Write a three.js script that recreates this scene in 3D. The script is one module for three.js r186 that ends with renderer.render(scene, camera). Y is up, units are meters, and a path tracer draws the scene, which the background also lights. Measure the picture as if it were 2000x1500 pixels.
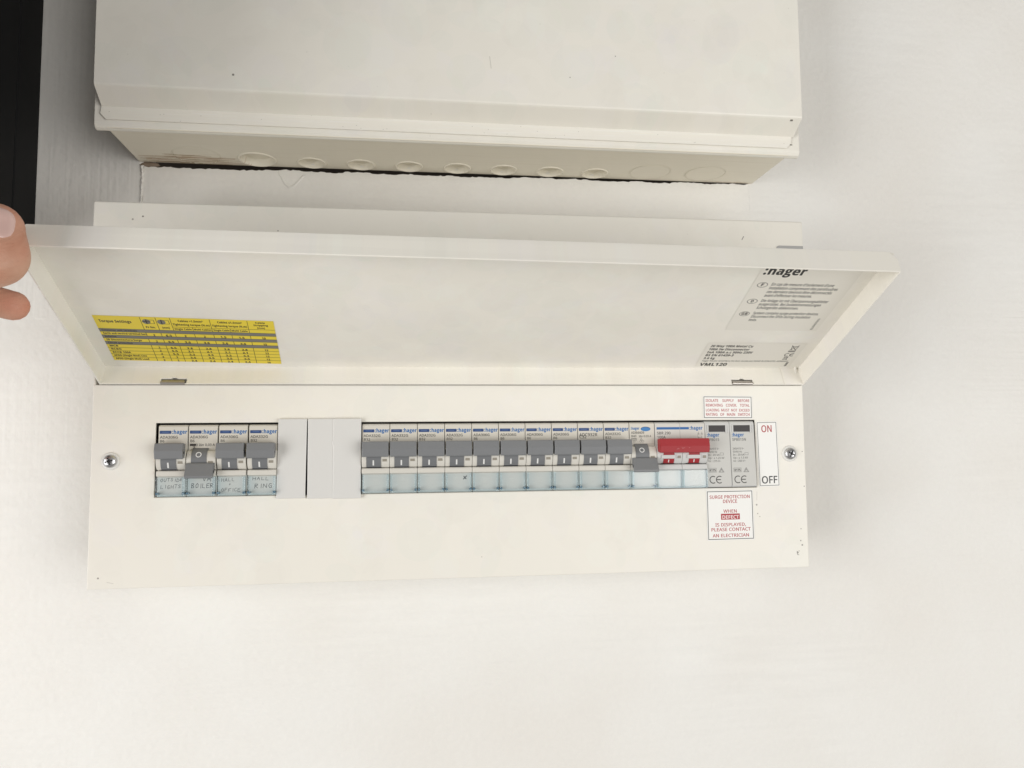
import * as THREE from 'three';
import { RoundedBoxGeometry } from 'three/addons/geometries/RoundedBoxGeometry.js';
import { mergeGeometries } from 'three/addons/utils/BufferGeometryUtils.js';
import { MarchingCubes } from 'three/addons/objects/MarchingCubes.js';
import { RectAreaLightUniformsLib } from 'three/addons/lights/RectAreaLightUniformsLib.js';

// ---------------------------------------------------------------- camera, light, exposure
const scene = new THREE.Scene();
const renderer = new THREE.WebGLRenderer({ antialias: true });
renderer.setSize(1024, 768);
renderer.toneMapping = THREE.LinearToneMapping;
renderer.toneMappingExposure = 1.03;
renderer.shadowMap.enabled = true;
const camera = new THREE.PerspectiveCamera(53.21, 4 / 3, 0.01, 20);
camera.position.set(0.15556, 0.03122, 0.50405);
camera.rotation.set(0.0776, -0.1288, -0.0091, 'YXZ');
RectAreaLightUniformsLib.init();
scene.background = new THREE.Color().setRGB(0.27, 0.263, 0.25);      // soft bounce of a pale interior
function windowLight(w, h, intensity, rgb, pos, target) {               // daylight through large openings behind the viewer
  const l = new THREE.RectAreaLight(new THREE.Color().setRGB(...rgb), intensity, w, h);
  l.position.set(...pos); l.lookAt(...target); l.castShadow = true; scene.add(l);
}
windowLight(1.3, 1.5, 5.2, [1.0, 0.995, 0.985], [-1.5, -0.22, 1.25], [0.2, 0.0, 0]);
windowLight(2.0, 1.6, 3.1, [1.0, 0.985, 0.965], [1.75, -0.25, 1.85], [0.2, 0.0, 0]);

// ---------------------------------------------------------------- helpers (all shapes are given in millimetres)
const MM = 0.001;
let seed = 7;
const rnd = () => { seed = (seed * 1664525 + 1013904223) >>> 0; return seed / 4294967296; };
const range = (a, b) => a + (b - a) * rnd();
function hash2(x, y, s) { let h = (x * 374761393 + y * 668265263 + s * 1442695041) | 0; h = Math.imul(h ^ (h >>> 13), 1274126177); return ((h ^ (h >>> 16)) >>> 0) / 4294967296; }
function vnoise(x, y, s = 0) {
  const xi = Math.floor(x), yi = Math.floor(y); let fx = x - xi, fy = y - yi; fx = fx * fx * (3 - 2 * fx); fy = fy * fy * (3 - 2 * fy);
  const a = hash2(xi, yi, s), b = hash2(xi + 1, yi, s), c = hash2(xi, yi + 1, s), d = hash2(xi + 1, yi + 1, s);
  return a + (b - a) * fx + (c - a) * fy + (a - b - c + d) * fx * fy;
}
const fbm = (x, y, s, o = 4) => { let v = 0, a = 0.5, t = 0; for (let i = 0; i < o; i++) { v += a * vnoise(x, y, s + i * 17); t += a; x *= 2.03; y *= 2.03; a *= 0.5; } return v / t; };
const mm = (g) => { g.scale(MM, MM, MM); return g; };
function bx(x0, x1, y0, y1, z0, z1, r = 0.4) {
  const w = x1 - x0, h = y1 - y0, d = z1 - z0, rr = Math.min(r, w * 0.49, h * 0.49, d * 0.49);
  const g = rr > 0 ? new RoundedBoxGeometry(w, h, d, 2, rr) : new THREE.BoxGeometry(w, h, d);
  g.translate((x0 + x1) / 2, (y0 + y1) / 2, (z0 + z1) / 2);
  return mm(g);
}
function profile(pts, x0, x1, bevel = 0.3) {                            // pts [y, z], run along x
  const s = new THREE.Shape(pts.map(([y, z]) => new THREE.Vector2(-z, y)));
  const b = Math.min(bevel, (x1 - x0) * 0.4);
  const g = new THREE.ExtrudeGeometry(s, { depth: x1 - x0 - 2 * b, bevelEnabled: b > 0, bevelThickness: b, bevelSize: b, bevelOffset: -b, bevelSegments: 2, curveSegments: 6 });
  g.translate(0, 0, x0 + b); g.rotateY(Math.PI / 2);
  return mm(g);
}
function plateXY(pts, z0, z1, bevel = 0.3, holes = []) {                // outline in x, y; thickness along z
  const s = new THREE.Shape(pts.map(([x, y]) => new THREE.Vector2(x, y)));
  for (const h of holes) s.holes.push(new THREE.Path(h.map(([x, y]) => new THREE.Vector2(x, y))));
  const b = Math.min(bevel, (z1 - z0) * 0.45);
  const g = new THREE.ExtrudeGeometry(s, { depth: z1 - z0 - 2 * b, bevelEnabled: b > 0, bevelThickness: b, bevelSize: b, bevelOffset: -b, bevelSegments: 2 });
  g.translate(0, 0, z0 + b);
  return mm(g);
}
const rect = (x0, x1, y0, y1) => [[x0, y0], [x1, y0], [x1, y1], [x0, y1]];
function planarUV(g, ax, ay, x0, x1, y0, y1) {                          // real-size uv over a rectangle given in mm
  const p = g.attributes.position, uv = new Float32Array(p.count * 2), at = [(i) => p.getX(i), (i) => p.getY(i), (i) => p.getZ(i)];
  for (let i = 0; i < p.count; i++) { uv[2 * i] = (at[ax](i) / MM - x0) / (x1 - x0); uv[2 * i + 1] = (at[ay](i) / MM - y0) / (y1 - y0); }
  g.setAttribute('uv', new THREE.BufferAttribute(uv, 2)); return g;
}
function merge(list) {
  return mergeGeometries(list.map((g) => { const n = g.index ? g.toNonIndexed() : g; for (const k of Object.keys(n.attributes)) if (!['position', 'normal', 'uv'].includes(k)) n.deleteAttribute(k); return n; }));
}
function part(name, g, m, parent, label) {
  const o = new THREE.Mesh(Array.isArray(g) ? merge(g) : g, m); o.name = name; o.castShadow = o.receiveShadow = true;
  if (label) o.userData.label = label;
  parent.add(o); return o;
}
const used = {};
const numbered = (n) => { used[n] = (used[n] ?? -1) + 1; return used[n] ? `${n}_${String(used[n]).padStart(3, '0')}` : n; };
function thing(name, label, category, [x, y, z], group) {
  const o = new THREE.Group(); o.name = numbered(name); o.position.set(x * MM, y * MM, z * MM); o.userData = { label, category };
  if (group) o.userData.group = group;
  scene.add(o); return o;
}
function canvasTex(w, h, draw, srgb = true) {
  const c = document.createElement('canvas'); c.width = w; c.height = h; const x = c.getContext('2d'); draw(x, w, h);
  const t = new THREE.CanvasTexture(c); t.anisotropy = 8; t.magFilter = THREE.LinearFilter; if (srgb) t.colorSpace = THREE.SRGBColorSpace; return t;
}
function dataTex(w, h, f, srgb, repeat) {
  const d = new Uint8Array(w * h * 4);
  for (let j = 0; j < h; j++) for (let i = 0; i < w; i++) { const v = f(i, j), k = (j * w + i) * 4; if (v.length) { d[k] = v[0]; d[k + 1] = v[1]; d[k + 2] = v[2]; } else d[k] = d[k + 1] = d[k + 2] = v; d[k + 3] = 255; }
  const t = new THREE.DataTexture(d, w, h); t.magFilter = THREE.LinearFilter; t.minFilter = THREE.LinearMipmapLinearFilter; t.generateMipmaps = true; t.needsUpdate = true;
  if (srgb) t.colorSpace = THREE.SRGBColorSpace;
  if (repeat) t.wrapS = t.wrapT = THREE.MirroredRepeatWrapping;
  return t;
}
function fitText(c, str, x0, x1, base, size, { font = 'sans-serif', weight = '', italic = false, color = '#222', bold = 0.035 } = {}) {
  c.save(); c.font = `${italic ? 'italic ' : ''}${weight ? weight + ' ' : ''}${size}px ${font}`; c.fillStyle = color; c.textBaseline = 'alphabetic'; c.textAlign = 'left';
  const w = c.measureText(str).width || 1; c.translate(x0, base); c.scale((x1 - x0) / w, 1); c.fillText(str, 0, 0); if (bold) { c.strokeStyle = color; c.lineWidth = size * bold; c.lineJoin = 'round'; c.strokeText(str, 0, 0); } c.restore();
}
function centred(c, str, cx, base, size, width, o = {}) { fitText(c, str, cx - width / 2, cx + width / 2, base, size, o); }
const std = (rgb, roughness, extra = {}) => { const m = new THREE.MeshStandardMaterial({ roughness, ...extra }); m.color.setRGB(...rgb); return m; };
const phys = (rgb, roughness, extra = {}) => { const m = new THREE.MeshPhysicalMaterial({ roughness, ...extra }); m.color.setRGB(...rgb); return m; };

// ---------------------------------------------------------------- materials
const CREAM = '#ebe7dd';
const peelTex = dataTex(256, 256, (i, j) => 255 * fbm(i / 5, j / 5, 3, 3), false, true); peelTex.repeat.set(24, 12);
function paintedSheet(w, h, marks, base = CREAM) {                       // powder coat with faint mottling, scuffs and specks
  return canvasTex(w, h, (c) => {
    c.fillStyle = base; c.fillRect(0, 0, w, h);
    for (let k = 0; k < 900; k++) { c.fillStyle = `rgba(${rnd() < 0.5 ? '255,252,244' : '190,182,165'},${range(0.008, 0.03)})`; const r = range(6, 60); c.beginPath(); c.ellipse(range(0, w), range(0, h), r, r * range(0.3, 1), range(0, 3), 0, 7); c.fill(); }
    for (let k = 0; k < 90; k++) { c.fillStyle = `rgba(110,104,92,${range(0.05, 0.25)})`; c.beginPath(); c.arc(range(0, w), range(0, h), range(0.3, 0.9), 0, 7); c.fill(); }
    marks?.(c);
  });
}
const creamPlain = std([0.81, 0.785, 0.72], 0.42, { bumpMap: peelTex, bumpScale: 0.00002 });
const plasticBody = std([0.66, 0.635, 0.575], 0.45);
const plasticGreyBody = std([0.6, 0.6, 0.585], 0.42);
const leverGrey = std([0.2, 0.205, 0.212], 0.36);
const drumGrey = std([0.17, 0.175, 0.182], 0.4);
const leverRed = std([0.35, 0.024, 0.03], 0.42);
const markWhite = std([0.75, 0.75, 0.73], 0.5);
const black = std([0.012, 0.012, 0.013], 0.7);
const indicatorTan = std([0.3, 0.27, 0.22], 0.5);
const indicatorDark = std([0.04, 0.036, 0.038], 0.55);
const blankPlastic = std([0.69, 0.68, 0.655], 0.3);
const insertPlain = std([0.56, 0.585, 0.57], 0.6);
const clearPane = phys([0.985, 0.99, 0.992], 0.1, { transmission: 1, thickness: 0, ior: 1.49 });
const clearRim = phys([0.9, 0.95, 0.972], 0.05, { transmission: 1, thickness: 0, ior: 1.5 });
const pegBlue = phys([0.12, 0.2, 0.26], 0.25);
const zinc = std([0.62, 0.62, 0.63], 0.28, { metalness: 1 });
const clipMetal = std([0.5, 0.47, 0.44], 0.35, { metalness: 1 });
const railMetal = std([0.5, 0.5, 0.5], 0.4, { metalness: 1 });
const blackFrame = phys([0.006, 0.006, 0.0065], 0.7, { specularIntensity: 0.45 });
const greyBadge = std([0.4, 0.395, 0.385], 0.5);

// ---------------------------------------------------------------- wall
const WZ = -61;
{
  const N = 1400, SPAN = 1000;                                            // texture covers 1 m; x from -250, y from -330 (mm)
  const bump = dataTex(N, N, (i, j) => {
    const x = -250 + i * SPAN / N, y = -330 + j * SPAN / N;
    const vert = fbm(x / 1.6, y / 42, 11, 3), hor = fbm(x / 55, y / 1.7, 23, 3), roll = fbm(x / 3, y / 3, 31, 4);
    const mv = THREE.MathUtils.smoothstep(fbm(x / 120, y / 120, 41, 2) + (x < -30 && y > 120 ? 0.25 : -0.16), 0.45, 0.7);
    const mh = THREE.MathUtils.smoothstep(fbm(x / 130, y / 90, 51, 2) + (y < -60 && y > -120 ? 0.16 : 0), 0.5, 0.75);
    let v = 0.42 * roll + 0.36 * vert * mv + 0.5 * hor * mh + 0.2 * fbm(x / 60, y / 60, 61, 2);
    if (x > -36 && x < 419 && y > 150 && y < 233) v += 0.5 * (fbm(x / 9, y / 6, 101, 4) - 0.35);
    return Math.max(0, Math.min(255, 255 * v));
  }, false, true);
  const col = dataTex(N, N, (i, j) => {
    const x = -250 + i * SPAN / N, y = -330 + j * SPAN / N;
    const a = fbm(x / 90, y / 90, 71, 4) - 0.5, b = fbm(x / 40, y / 3, 81, 3) - 0.5, h = THREE.MathUtils.smoothstep(fbm(x / 110, y / 70, 91, 2), 0.5, 0.75), f = fbm(x / 2.2, y / 2.2, 95, 2) - 0.5;
    let k = 1 + a * 0.035 + b * h * 0.022 + f * 0.01;
    return [Math.min(255, 233 * k), Math.min(255, (230.5 + a * 3) * k), Math.min(255, (225 + a * 6) * k)];
  }, true, true);
  const m = new THREE.MeshStandardMaterial({ map: col, bumpMap: bump, bumpScale: 0.00065, roughness: 0.6 });
  const g = plateXY(rect(-1500, 1900, -1500, 1500), WZ - 25, WZ, 0, [rect(-36, 419, 205, 300)]);
  planarUV(g, 0, 1, -250, 750, -330, 670);
  const wall = part('wall', g, m, scene); wall.userData.kind = 'structure';

  // filled chase between the two units: trowelled plaster with a ragged upper edge
  const top = []; for (let x = 419; x >= -36; x -= 1.5) { const t = (x + 36) / 455; top.push([x, 231.6 + 2.3 * t + 1.1 * (vnoise(x / 2.2, 3, 5) - 0.5) + 1.3 * (vnoise(x / 14, 1, 6) - 0.5)]); }
  const left = [], right = [];
  for (let y = 231; y >= 100; y -= 2) left.push([-36.5 + 1.4 * (vnoise(y / 3, 9, 2) - 0.5), y]);
  for (let y = 100; y <= 231; y += 2) right.push([419.5 + 1.2 * (vnoise(y / 3, 19, 2) - 0.5), y]);
  const pg = plateXY([...left, ...right, ...top], WZ - 8, WZ + 0.7, 0.35); planarUV(pg, 0, 1, -250, 750, -330, 670);
  const patch = part('plaster_patch', pg, m, wall);
  const ridgePts = []; for (let y = 232; y >= 185; y -= 2.5) ridgePts.push(new THREE.Vector3(-37 + 1.2 * (vnoise(y / 4, 2, 8) - 0.5), y, WZ + 0.2 + 0.5 * vnoise(y / 5, 7, 3)));
  const rg = new THREE.TubeGeometry(new THREE.CatmullRomCurve3(ridgePts), 60, 1.1, 7);
  { const p = rg.attributes.position; for (let i = 0; i < p.count; i++) { const n = vnoise(p.getX(i) * 2, p.getY(i) * 0.9, 4) - 0.5; p.setX(i, p.getX(i) + n * 1.3); p.setZ(i, p.getZ(i) + n * 0.6); } rg.computeVertexNormals(); }
  mm(rg); planarUV(rg, 0, 1, -250, 750, -330, 670);
  part('filler_ridge', rg, m, wall);
  const dripPts = [[58, 231], [63, 222], [66, 219.6], [70, 222], [76, 229]].map(([x, y]) => new THREE.Vector3(x, y, WZ + 0.1));
  const dg = new THREE.TubeGeometry(new THREE.CatmullRomCurve3(dripPts), 24, 1.15, 8); mm(dg); planarUV(dg, 0, 1, -250, 750, -330, 670);
  part('paint_drip', dg, m, wall);
  const mg = new THREE.IcosahedronGeometry(1, 3); { const p = mg.attributes.position; for (let i = 0; i < p.count; i++) { const n = 0.75 + 0.6 * fbm(p.getX(i) * 2.5 + 9, p.getY(i) * 2.5 + p.getZ(i) * 2, 14, 3); p.setXYZ(i, p.getX(i) * n * 7 - 33, p.getY(i) * n * 2 + 233.2, p.getZ(i) * n * 2 + WZ - 1.2); } mg.computeVertexNormals(); }
  part('broken_plaster', mm(mg), std([0.26, 0.2, 0.15], 0.95), wall);
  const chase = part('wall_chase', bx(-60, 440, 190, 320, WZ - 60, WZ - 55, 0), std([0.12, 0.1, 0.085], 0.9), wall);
}

// ---------------------------------------------------------------- black frame beside the units
{
  const t = thing('black_panel', 'matt black upright panel with a vertical groove beside the closed fuse box', 'black panel', [-107, 168, WZ]);
  part('rear_board', bx(-42, 0, 0, 620, 0, 30.6, 1.0), blackFrame, t);
  part('front_board', bx(-42, 0, 0, 620, 31.8, 300, 1.0), blackFrame, t);
  part('groove_strip', bx(-41, -1.6, 1, 619, 30, 32.4, 0), blackFrame, t);
}

// ---------------------------------------------------------------- upper unit (closed)
{
  const ox = -41.6, oy = 235;
  const u = thing('consumer_unit', 'closed cream metal fuse box above the opened one, underside with round knockouts', 'fuse box', [0, 0, 0], 'fuse boxes on the wall');
  const faceTex = paintedSheet(1400, 700, (c) => {
    c.strokeStyle = 'rgba(90,84,74,.35)'; c.lineWidth = 0.9; c.beginPath(); c.moveTo(742, 575); c.lineTo(745, 600); c.stroke();
    for (const [x, y, r] of [[250, 640, 2.0], [905, 610, 1.0], [1000, 560, 1.0]]) { c.fillStyle = 'rgba(70,66,60,.7)'; c.beginPath(); c.arc(x, y, r, 0, 7); c.fill(); }
    c.fillStyle = 'rgba(60,56,50,.75)'; c.fillRect(1376, 692 - 18, 6, 2);
  });
  const faceMat = new THREE.MeshStandardMaterial({ map: faceTex, roughness: 0.42, bumpMap: peelTex, bumpScale: 0.00002 });
  // base with its own underside
  part('base', [bx(-38.8, 422, 236.2, 476, -61, -58.8, 0.3), bx(-38.8, -37.6, 236, 476, -59, -2, 0.3), bx(420.8, 422, 236, 476, -59, -2, 0.3), bx(-38.8, 422, 475, 476.2, -61, -2, 0.3)], creamPlain, u);
  const underTex = canvasTex(2048, 256, (c, w, h) => {                    // x -38.8..422 left to right, z -61 at the top
    c.fillStyle = '#ece6d6'; c.fillRect(0, 0, w, h);
    for (let k = 0; k < 500; k++) { c.fillStyle = `rgba(${rnd() < 0.5 ? '235,228,210' : '190,178,150'},${range(0.02, 0.06)})`; c.fillRect(range(0, w), range(0, h), range(30, 260), range(1, 4)); }
    const brown = (x0, x1, z0, z1, n) => { for (let k = 0; k < n; k++) { const y = range(z0, z1); c.strokeStyle = `rgba(${120 + range(-15, 25) | 0},${86 + range(-12, 16) | 0},${52 + range(-10, 12) | 0},${range(0.1, 0.5)})`; c.lineWidth = range(0.6, 2.6); const a = range(x0, x1 - 30); c.beginPath(); c.moveTo(a, y); c.lineTo(a + range(20, 110), y + range(-2, 2)); c.stroke(); } };
    brown(0, 290, 0, 62, 170); brown(70, 230, 40, 84, 30); brown(1900, 2030, 0, 14, 10);
  }); underTex.flipY = false;
  const knock = [[5, -43.5, 16, 1], [45.3, -47.4, 12.3, 0], [82.8, -50.2, 9.4, 0], [117.8, -50.2, 9.4, 0], [152.5, -50.2, 9.4, 0], [187.9, -50.2, 9.4, 0], [222.5, -50.2, 9.4, 0], [257.5, -50.2, 9.4, 0], [292, -50.2, 9.4, 0], [333, -43, 15.4, 1], [376, -42, 15.2, 1]];
  const circle = (x, z, r) => Array.from({ length: 40 }, (_, i) => [x + r * Math.cos(-i * Math.PI / 20), z + r * Math.sin(-i * Math.PI / 20)]);
  const ug = plateXY(rect(-38.8, 422, -61, -1), 0, 1.2, 0.2, knock.filter((k) => !k[3]).map(([x, z, r]) => circle(x, z, r))); ug.rotateX(Math.PI / 2); ug.translate(0, 236.2 * MM, 0); planarUV(ug, 0, 2, -38.8, 422, -61, -1);
  const under = part('underside', ug, new THREE.MeshStandardMaterial({ map: underTex, roughness: 0.45 }), u);
  for (const [x, z, r, big] of knock) {                                     // stamped cups, or flat uncut discs
    const prof = big ? [[0, -0.25], [r * 0.9, -0.28], [r * 0.955, -0.2], [r * 0.965, 0.15], [r * 0.985, 0.15], [r, -0.35], [r * 1.03, 0.1]] : [[0, 4.4], [r * 0.8, 4.4], [r * 0.9, 3.9], [r * 0.94, 1.0], [r * 0.97, -0.5], [r * 1.03, -0.75], [r * 1.08, -0.4], [r * 1.1, 0.15]];
    const g = new THREE.LatheGeometry(prof.map(([a, b]) => new THREE.Vector2(a, b)), 40);
    g.translate(x, 235, z); mm(g); planarUV(g, 0, 2, -38.8, 422, -61, -1);
    part('knockout', g, under.material, under);
  }
  // cover plate with folded rim
  const rim = profile([[478, 0], [478, -12], [476.8, -12], [476.8, -1.2], [236.2, -1.2], [236.2, -4.5], [234.4, -4.5], [234.4, -3.2], [235.2, -1.2], [236.8, -0.2], [238.6, 0]], -46.2, 430.2, 0.3);
  planarUV(rim, 0, 1, -47, 431, 234, 478);
  part('cover', [rim, planarUV(bx(-46.2, -45, 238, 478, -12, -0.6, 0.3), 0, 1, -47, 431, 234, 478), planarUV(bx(429, 430.2, 238, 478, -12, -0.6, 0.3), 0, 1, -47, 431, 234, 478)], faceMat, u);
  // lid: flat front, sloping finger pull and a folded lip with clipped corners
  const lg = profile([[374, 14.2], [374, 0.3], [372.8, 0.3], [372.8, 13], [257.5, 13], [249, 0.3], [247.8, 0.3], [248, 1.2], [255.8, 12.9], [256.6, 13.8], [257.6, 14.2]], ox, 425.5, 0.25);
  planarUV(lg, 0, 1, ox, 425.5, 247, 480);
  const lid = part('lid', [lg, planarUV(bx(-41.6, -40.4, 258, 374, 0.3, 13.6, 0.3), 0, 1, ox, 425.5, 247, 480), planarUV(bx(424.3, 425.5, 258, 374, 0.3, 13.6, 0.3), 0, 1, ox, 425.5, 247, 480)], faceMat, u);
  const lipTex = canvasTex(2048, 64, (c, w, h) => {
    c.fillStyle = CREAM; c.fillRect(0, 0, w, h);
    for (let k = 0; k < 420; k++) { c.fillStyle = `rgba(244,244,240,${range(0.03, 0.12)})`; c.fillRect(range(0, w), range(0, h), range(10, 120), range(1, 7)); }
    for (let k = 0; k < 26; k++) { c.fillStyle = 'rgba(80,74,64,.5)'; c.fillRect(range(0, w), range(0, h), 2, 2); }
  });
  const lip = plateXY([[-41.8, 248.3], [-42.3, 243.4], [-38.9, 239.7], [420, 239.7], [423.4, 243.4], [423.9, 248.3]], 0.35, 1.35, 0.3); planarUV(lip, 0, 1, -42.3, 423.9, 239.5, 248.5);
  part('lip', lip, new THREE.MeshStandardMaterial({ map: lipTex, roughness: 0.45 }), lid);
  part('upper_face', planarUV(bx(ox, 425.5, 375, 477, -0.5, 14, 1), 0, 1, ox, 425.5, 247, 480), faceMat, u);
}

// ---------------------------------------------------------------- lower unit (opened)
const XL = -41.4, XR = 425.6;
const WIN = [-3.7, 389.6, -0.1, 46];
{
  const u = thing('consumer_unit', 'opened cream metal fuse box, lid raised, row of breakers exposed', 'fuse box', [0, 0, 0], 'fuse boxes on the wall');
  const UV = [0, 1, XL, XR, -55.2, 184.3];
  const coverTex = paintedSheet(1868, 958, (c) => {
    const X = (x) => (x - XL) * 4, Y = (y) => (184.3 - y) * 4;
    const dot = (x, y, r, a = 0.7) => { c.fillStyle = `rgba(70,66,60,${a})`; c.beginPath(); c.arc(X(x), Y(y), r, 0, 7); c.fill(); };
    for (const [x, y, r] of [[-28, 166, 3], [-18, 173, 2.3], [-12, 175, 2.0], [70, 168, 1.6], [421, -40, 2.4], [420, -37, 1.6], [417.5, -45, 2.6], [418.5, -44, 1.4], [420.5, -29, 1.3], [389, -12, 2.2], [389.5, -18, 1.6], [391, -20, 1.2], [-35, -48.5, 2], [424, 0, 1.4], [200, -42, 1], [423.5, 24, 1.3]]) dot(x, y, r, range(0.4, 0.75));
    c.strokeStyle = 'rgba(60,56,52,.75)'; c.lineWidth = 1.6; c.beginPath(); c.moveTo(X(382), Y(172.5)); c.lineTo(X(380.6), Y(170)); c.stroke();
    c.strokeStyle = 'rgba(90,86,80,.6)'; c.lineWidth = 1.8; c.beginPath(); c.moveTo(X(417), Y(-44)); c.lineTo(X(417.3), Y(-46.4)); c.lineTo(X(418.4), Y(-46.6)); c.stroke();
    c.strokeStyle = 'rgba(120,116,108,.35)'; c.lineWidth = 1; c.beginPath(); c.moveTo(X(389.5), Y(-3)); c.lineTo(X(389.2), Y(-9)); c.moveTo(X(-30), Y(-51)); c.lineTo(X(-26), Y(-52)); c.stroke();
  });
  const cm = new THREE.MeshStandardMaterial({ map: coverTex, roughness: 0.4, bumpMap: peelTex, bumpScale: 0.00002 });
  part('base', [bx(-38.4, 422.6, -52, 181, -61, -59.6, 0.3), bx(-38.4, -37.2, -52, 181, -60, -1.6, 0.3), bx(421.4, 422.6, -52, 181, -60, -1.6, 0.3), bx(-38.4, 422.6, -52, -50.8, -60, -1.6, 0.3), bx(-38.4, 422.6, 180, 181.2, -60, -1.6, 0.3)], creamPlain, u);
  part('din_rail', [bx(-20, 405, 5, 40, -56, -54.5, 0.2), bx(-20, 405, 5, 7, -54.5, -48, 0.2), bx(-20, 405, 38, 40, -54.5, -48, 0.2)], railMetal, u);
  const cover = part('cover', [
    plateXY(rect(XL, XR, -55.2, 70.0), -1.3, 0, 0.55, [rect(WIN[0], WIN[1], WIN[2], WIN[3])]),
    bx(XL, XL + 1.2, -55, 184, -13, -0.5, 0.3), bx(XR - 1.2, XR, -55, 184, -13, -0.5, 0.3), bx(XL, XR, -55.2, -54, -13, -0.5, 0.3),
    bx(XL, XR, 68.6, 69.8, -9.6, -0.4, 0.3), bx(XL, XR, 69, 92, -10.6, -9.4, 0.3), bx(XL, XR, 91, 184.2, -10, 8.8, 1.3),
  ].map((g) => planarUV(g, ...UV)), cm, u);
  // corner badge under the upper face
  part('badge', plateXY([[405.5, 118], [425, 118], [425, 166.6], [407.4, 166.6], [405.9, 165.9], [405.5, 164.6]], 8.7, 9.25, 0.15), greyBadge, cover, 'grey plastic corner badge');
  // screws
  for (const [x, y, turn] of [[-29.8, 22.6, 0.3], [414.1, 22.6, 1.1]]) {
    const head = new THREE.LatheGeometry([[0, 2.5], [1.6, 2.45], [3.1, 1.9], [3.9, 1.1], [4.1, 0.3], [4.1, 0]].map(([a, b]) => new THREE.Vector2(a, b)), 32);
    head.rotateX(Math.PI / 2); head.translate(x, y, 0.9); mm(head);
    const sc = part('screw', head, zinc, cover);
    const bars = []; for (const a of [0, Math.PI / 2]) { const b = new THREE.BoxGeometry(4.6, 0.95, 0.3); b.rotateZ(turn + a); b.translate(x, y, 3.32); bars.push(mm(b)); }
    for (const a of [Math.PI / 4, 3 * Math.PI / 4]) { const b = new THREE.BoxGeometry(3.4, 0.35, 0.28); b.rotateZ(turn + a); b.translate(x, y, 3.30); bars.push(mm(b)); }
    part('cross_recess', bars, black, sc);
    const ring = new THREE.LatheGeometry([[4.15, 1.1], [4.9, 1.0], [5.5, 0.5], [5.6, 0]].map(([a, b]) => new THREE.Vector2(a, b)), 32); ring.rotateX(Math.PI / 2); ring.translate(x, y, 0); mm(ring);
    part('collar', ring, std([0.78, 0.77, 0.73], 0.4), sc);
  }
  // warning stickers on the cover
  const sticker = (name, label, w, h, cx, cy, turn, ppm, draw) => {
    const t = canvasTex(Math.round(w * ppm), Math.round(h * ppm), (c) => { c.scale(ppm, ppm); draw(c, w, h); });
    const g = new THREE.PlaneGeometry(w, h); g.rotateZ(turn); g.translate(cx, cy, 0.16); mm(g);
    part(name, g, new THREE.MeshStandardMaterial({ map: t, roughness: 0.4 }), cover, label);
  };
  const RED = '#a8363a', INK = '#1b1c1e', frame = (c, w, h, m, lw) => { c.fillStyle = '#edece8'; c.fillRect(0, 0, w, h); c.strokeStyle = INK; c.lineWidth = lw; c.strokeRect(m, m, w - 2 * m, h - 2 * m); };
  const justify = (c, words, x0, x1, base, size, o) => { c.font = `${size}px sans-serif`; const ws = words.map((s) => c.measureText(s).width * 0.98), gap = (x1 - x0 - ws.reduce((a, b) => a + b, 0)) / (words.length - 1); let x = x0; words.forEach((s, i) => { fitText(c, s, x, x + ws[i], base, size, o); x += ws[i] + gap; }); };
  sticker('warning_sticker', 'white sticker with red text about isolating the supply', 35.4, 15.6, 370.4, 54.8, -0.008, 24, (c, w, h) => {
    frame(c, w, h, 0.7, 0.38);
    justify(c, ['ISOLATE', 'SUPPLY', 'BEFORE'], 1.8, w - 1.9, 4.4, 2.5, { color: RED }); justify(c, ['REMOVING', 'COVER.', 'TOTAL'], 1.8, w - 1.9, 7.6, 2.5, { color: RED });
    justify(c, ['LOADING', 'MUST', 'NOT', 'EXCEED'], 1.8, w - 1.9, 10.8, 2.35, { color: RED }); justify(c, ['RATING', 'OF', 'MAIN', 'SWITCH'], 1.8, w - 1.9, 13.9, 2.5, { color: RED });
  });
  sticker('switch_sticker', 'narrow white sticker reading ON above OFF', 15, 44.6, 398.4, 22.6, 0.018, 24, (c, w, h) => { frame(c, w, h, 0.7, 0.32); centred(c, 'ON', w / 2 - 0.1, 7.1, 6.3, 8.2, { color: RED }); centred(c, 'OFF', w / 2 + 0.1, h - 2.1, 6.6, 11.6, { color: INK }); });
  sticker('surge_sticker', 'square white sticker about the surge protection device', 33.4, 33.6, 369.9, -18.6, 0.004, 24, (c, w, h) => {
    frame(c, w, h, 0.8, 0.42); const o = { color: RED };
    centred(c, 'SURGE PROTECTION', w / 2, 5.3, 2.95, 29, o); centred(c, 'DEVICE', w / 2, 8.3, 2.95, 10.4, o); centred(c, 'WHEN', w / 2, 14.9, 2.95, 9.8, o);
    c.fillStyle = '#a52a30'; c.fillRect(w / 2 - 6.7, 15.8, 13.4, 4); centred(c, 'DEFECT', w / 2, 19.1, 3.1, 12, { color: '#f3e6e4' });
    centred(c, 'IS DISPLAYED,', w / 2, 24, 2.95, 22, o); centred(c, 'PLEASE CONTACT', w / 2, 27.2, 2.95, 28.2, o); centred(c, 'AN ELECTRICIAN', w / 2, 31.2, 2.95, 26, o);
  });

  // lid: a folded tray; coordinates x, u (away from hinge), v (out of the cover when closed), opened and slightly twisted by the hand
  const LX0 = -37.4, LX1 = 426, L = 124.5, T = 14.2, HY = 70.0, HZ = 1.2, TH = 2.044, TW = -0.0189;
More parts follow.
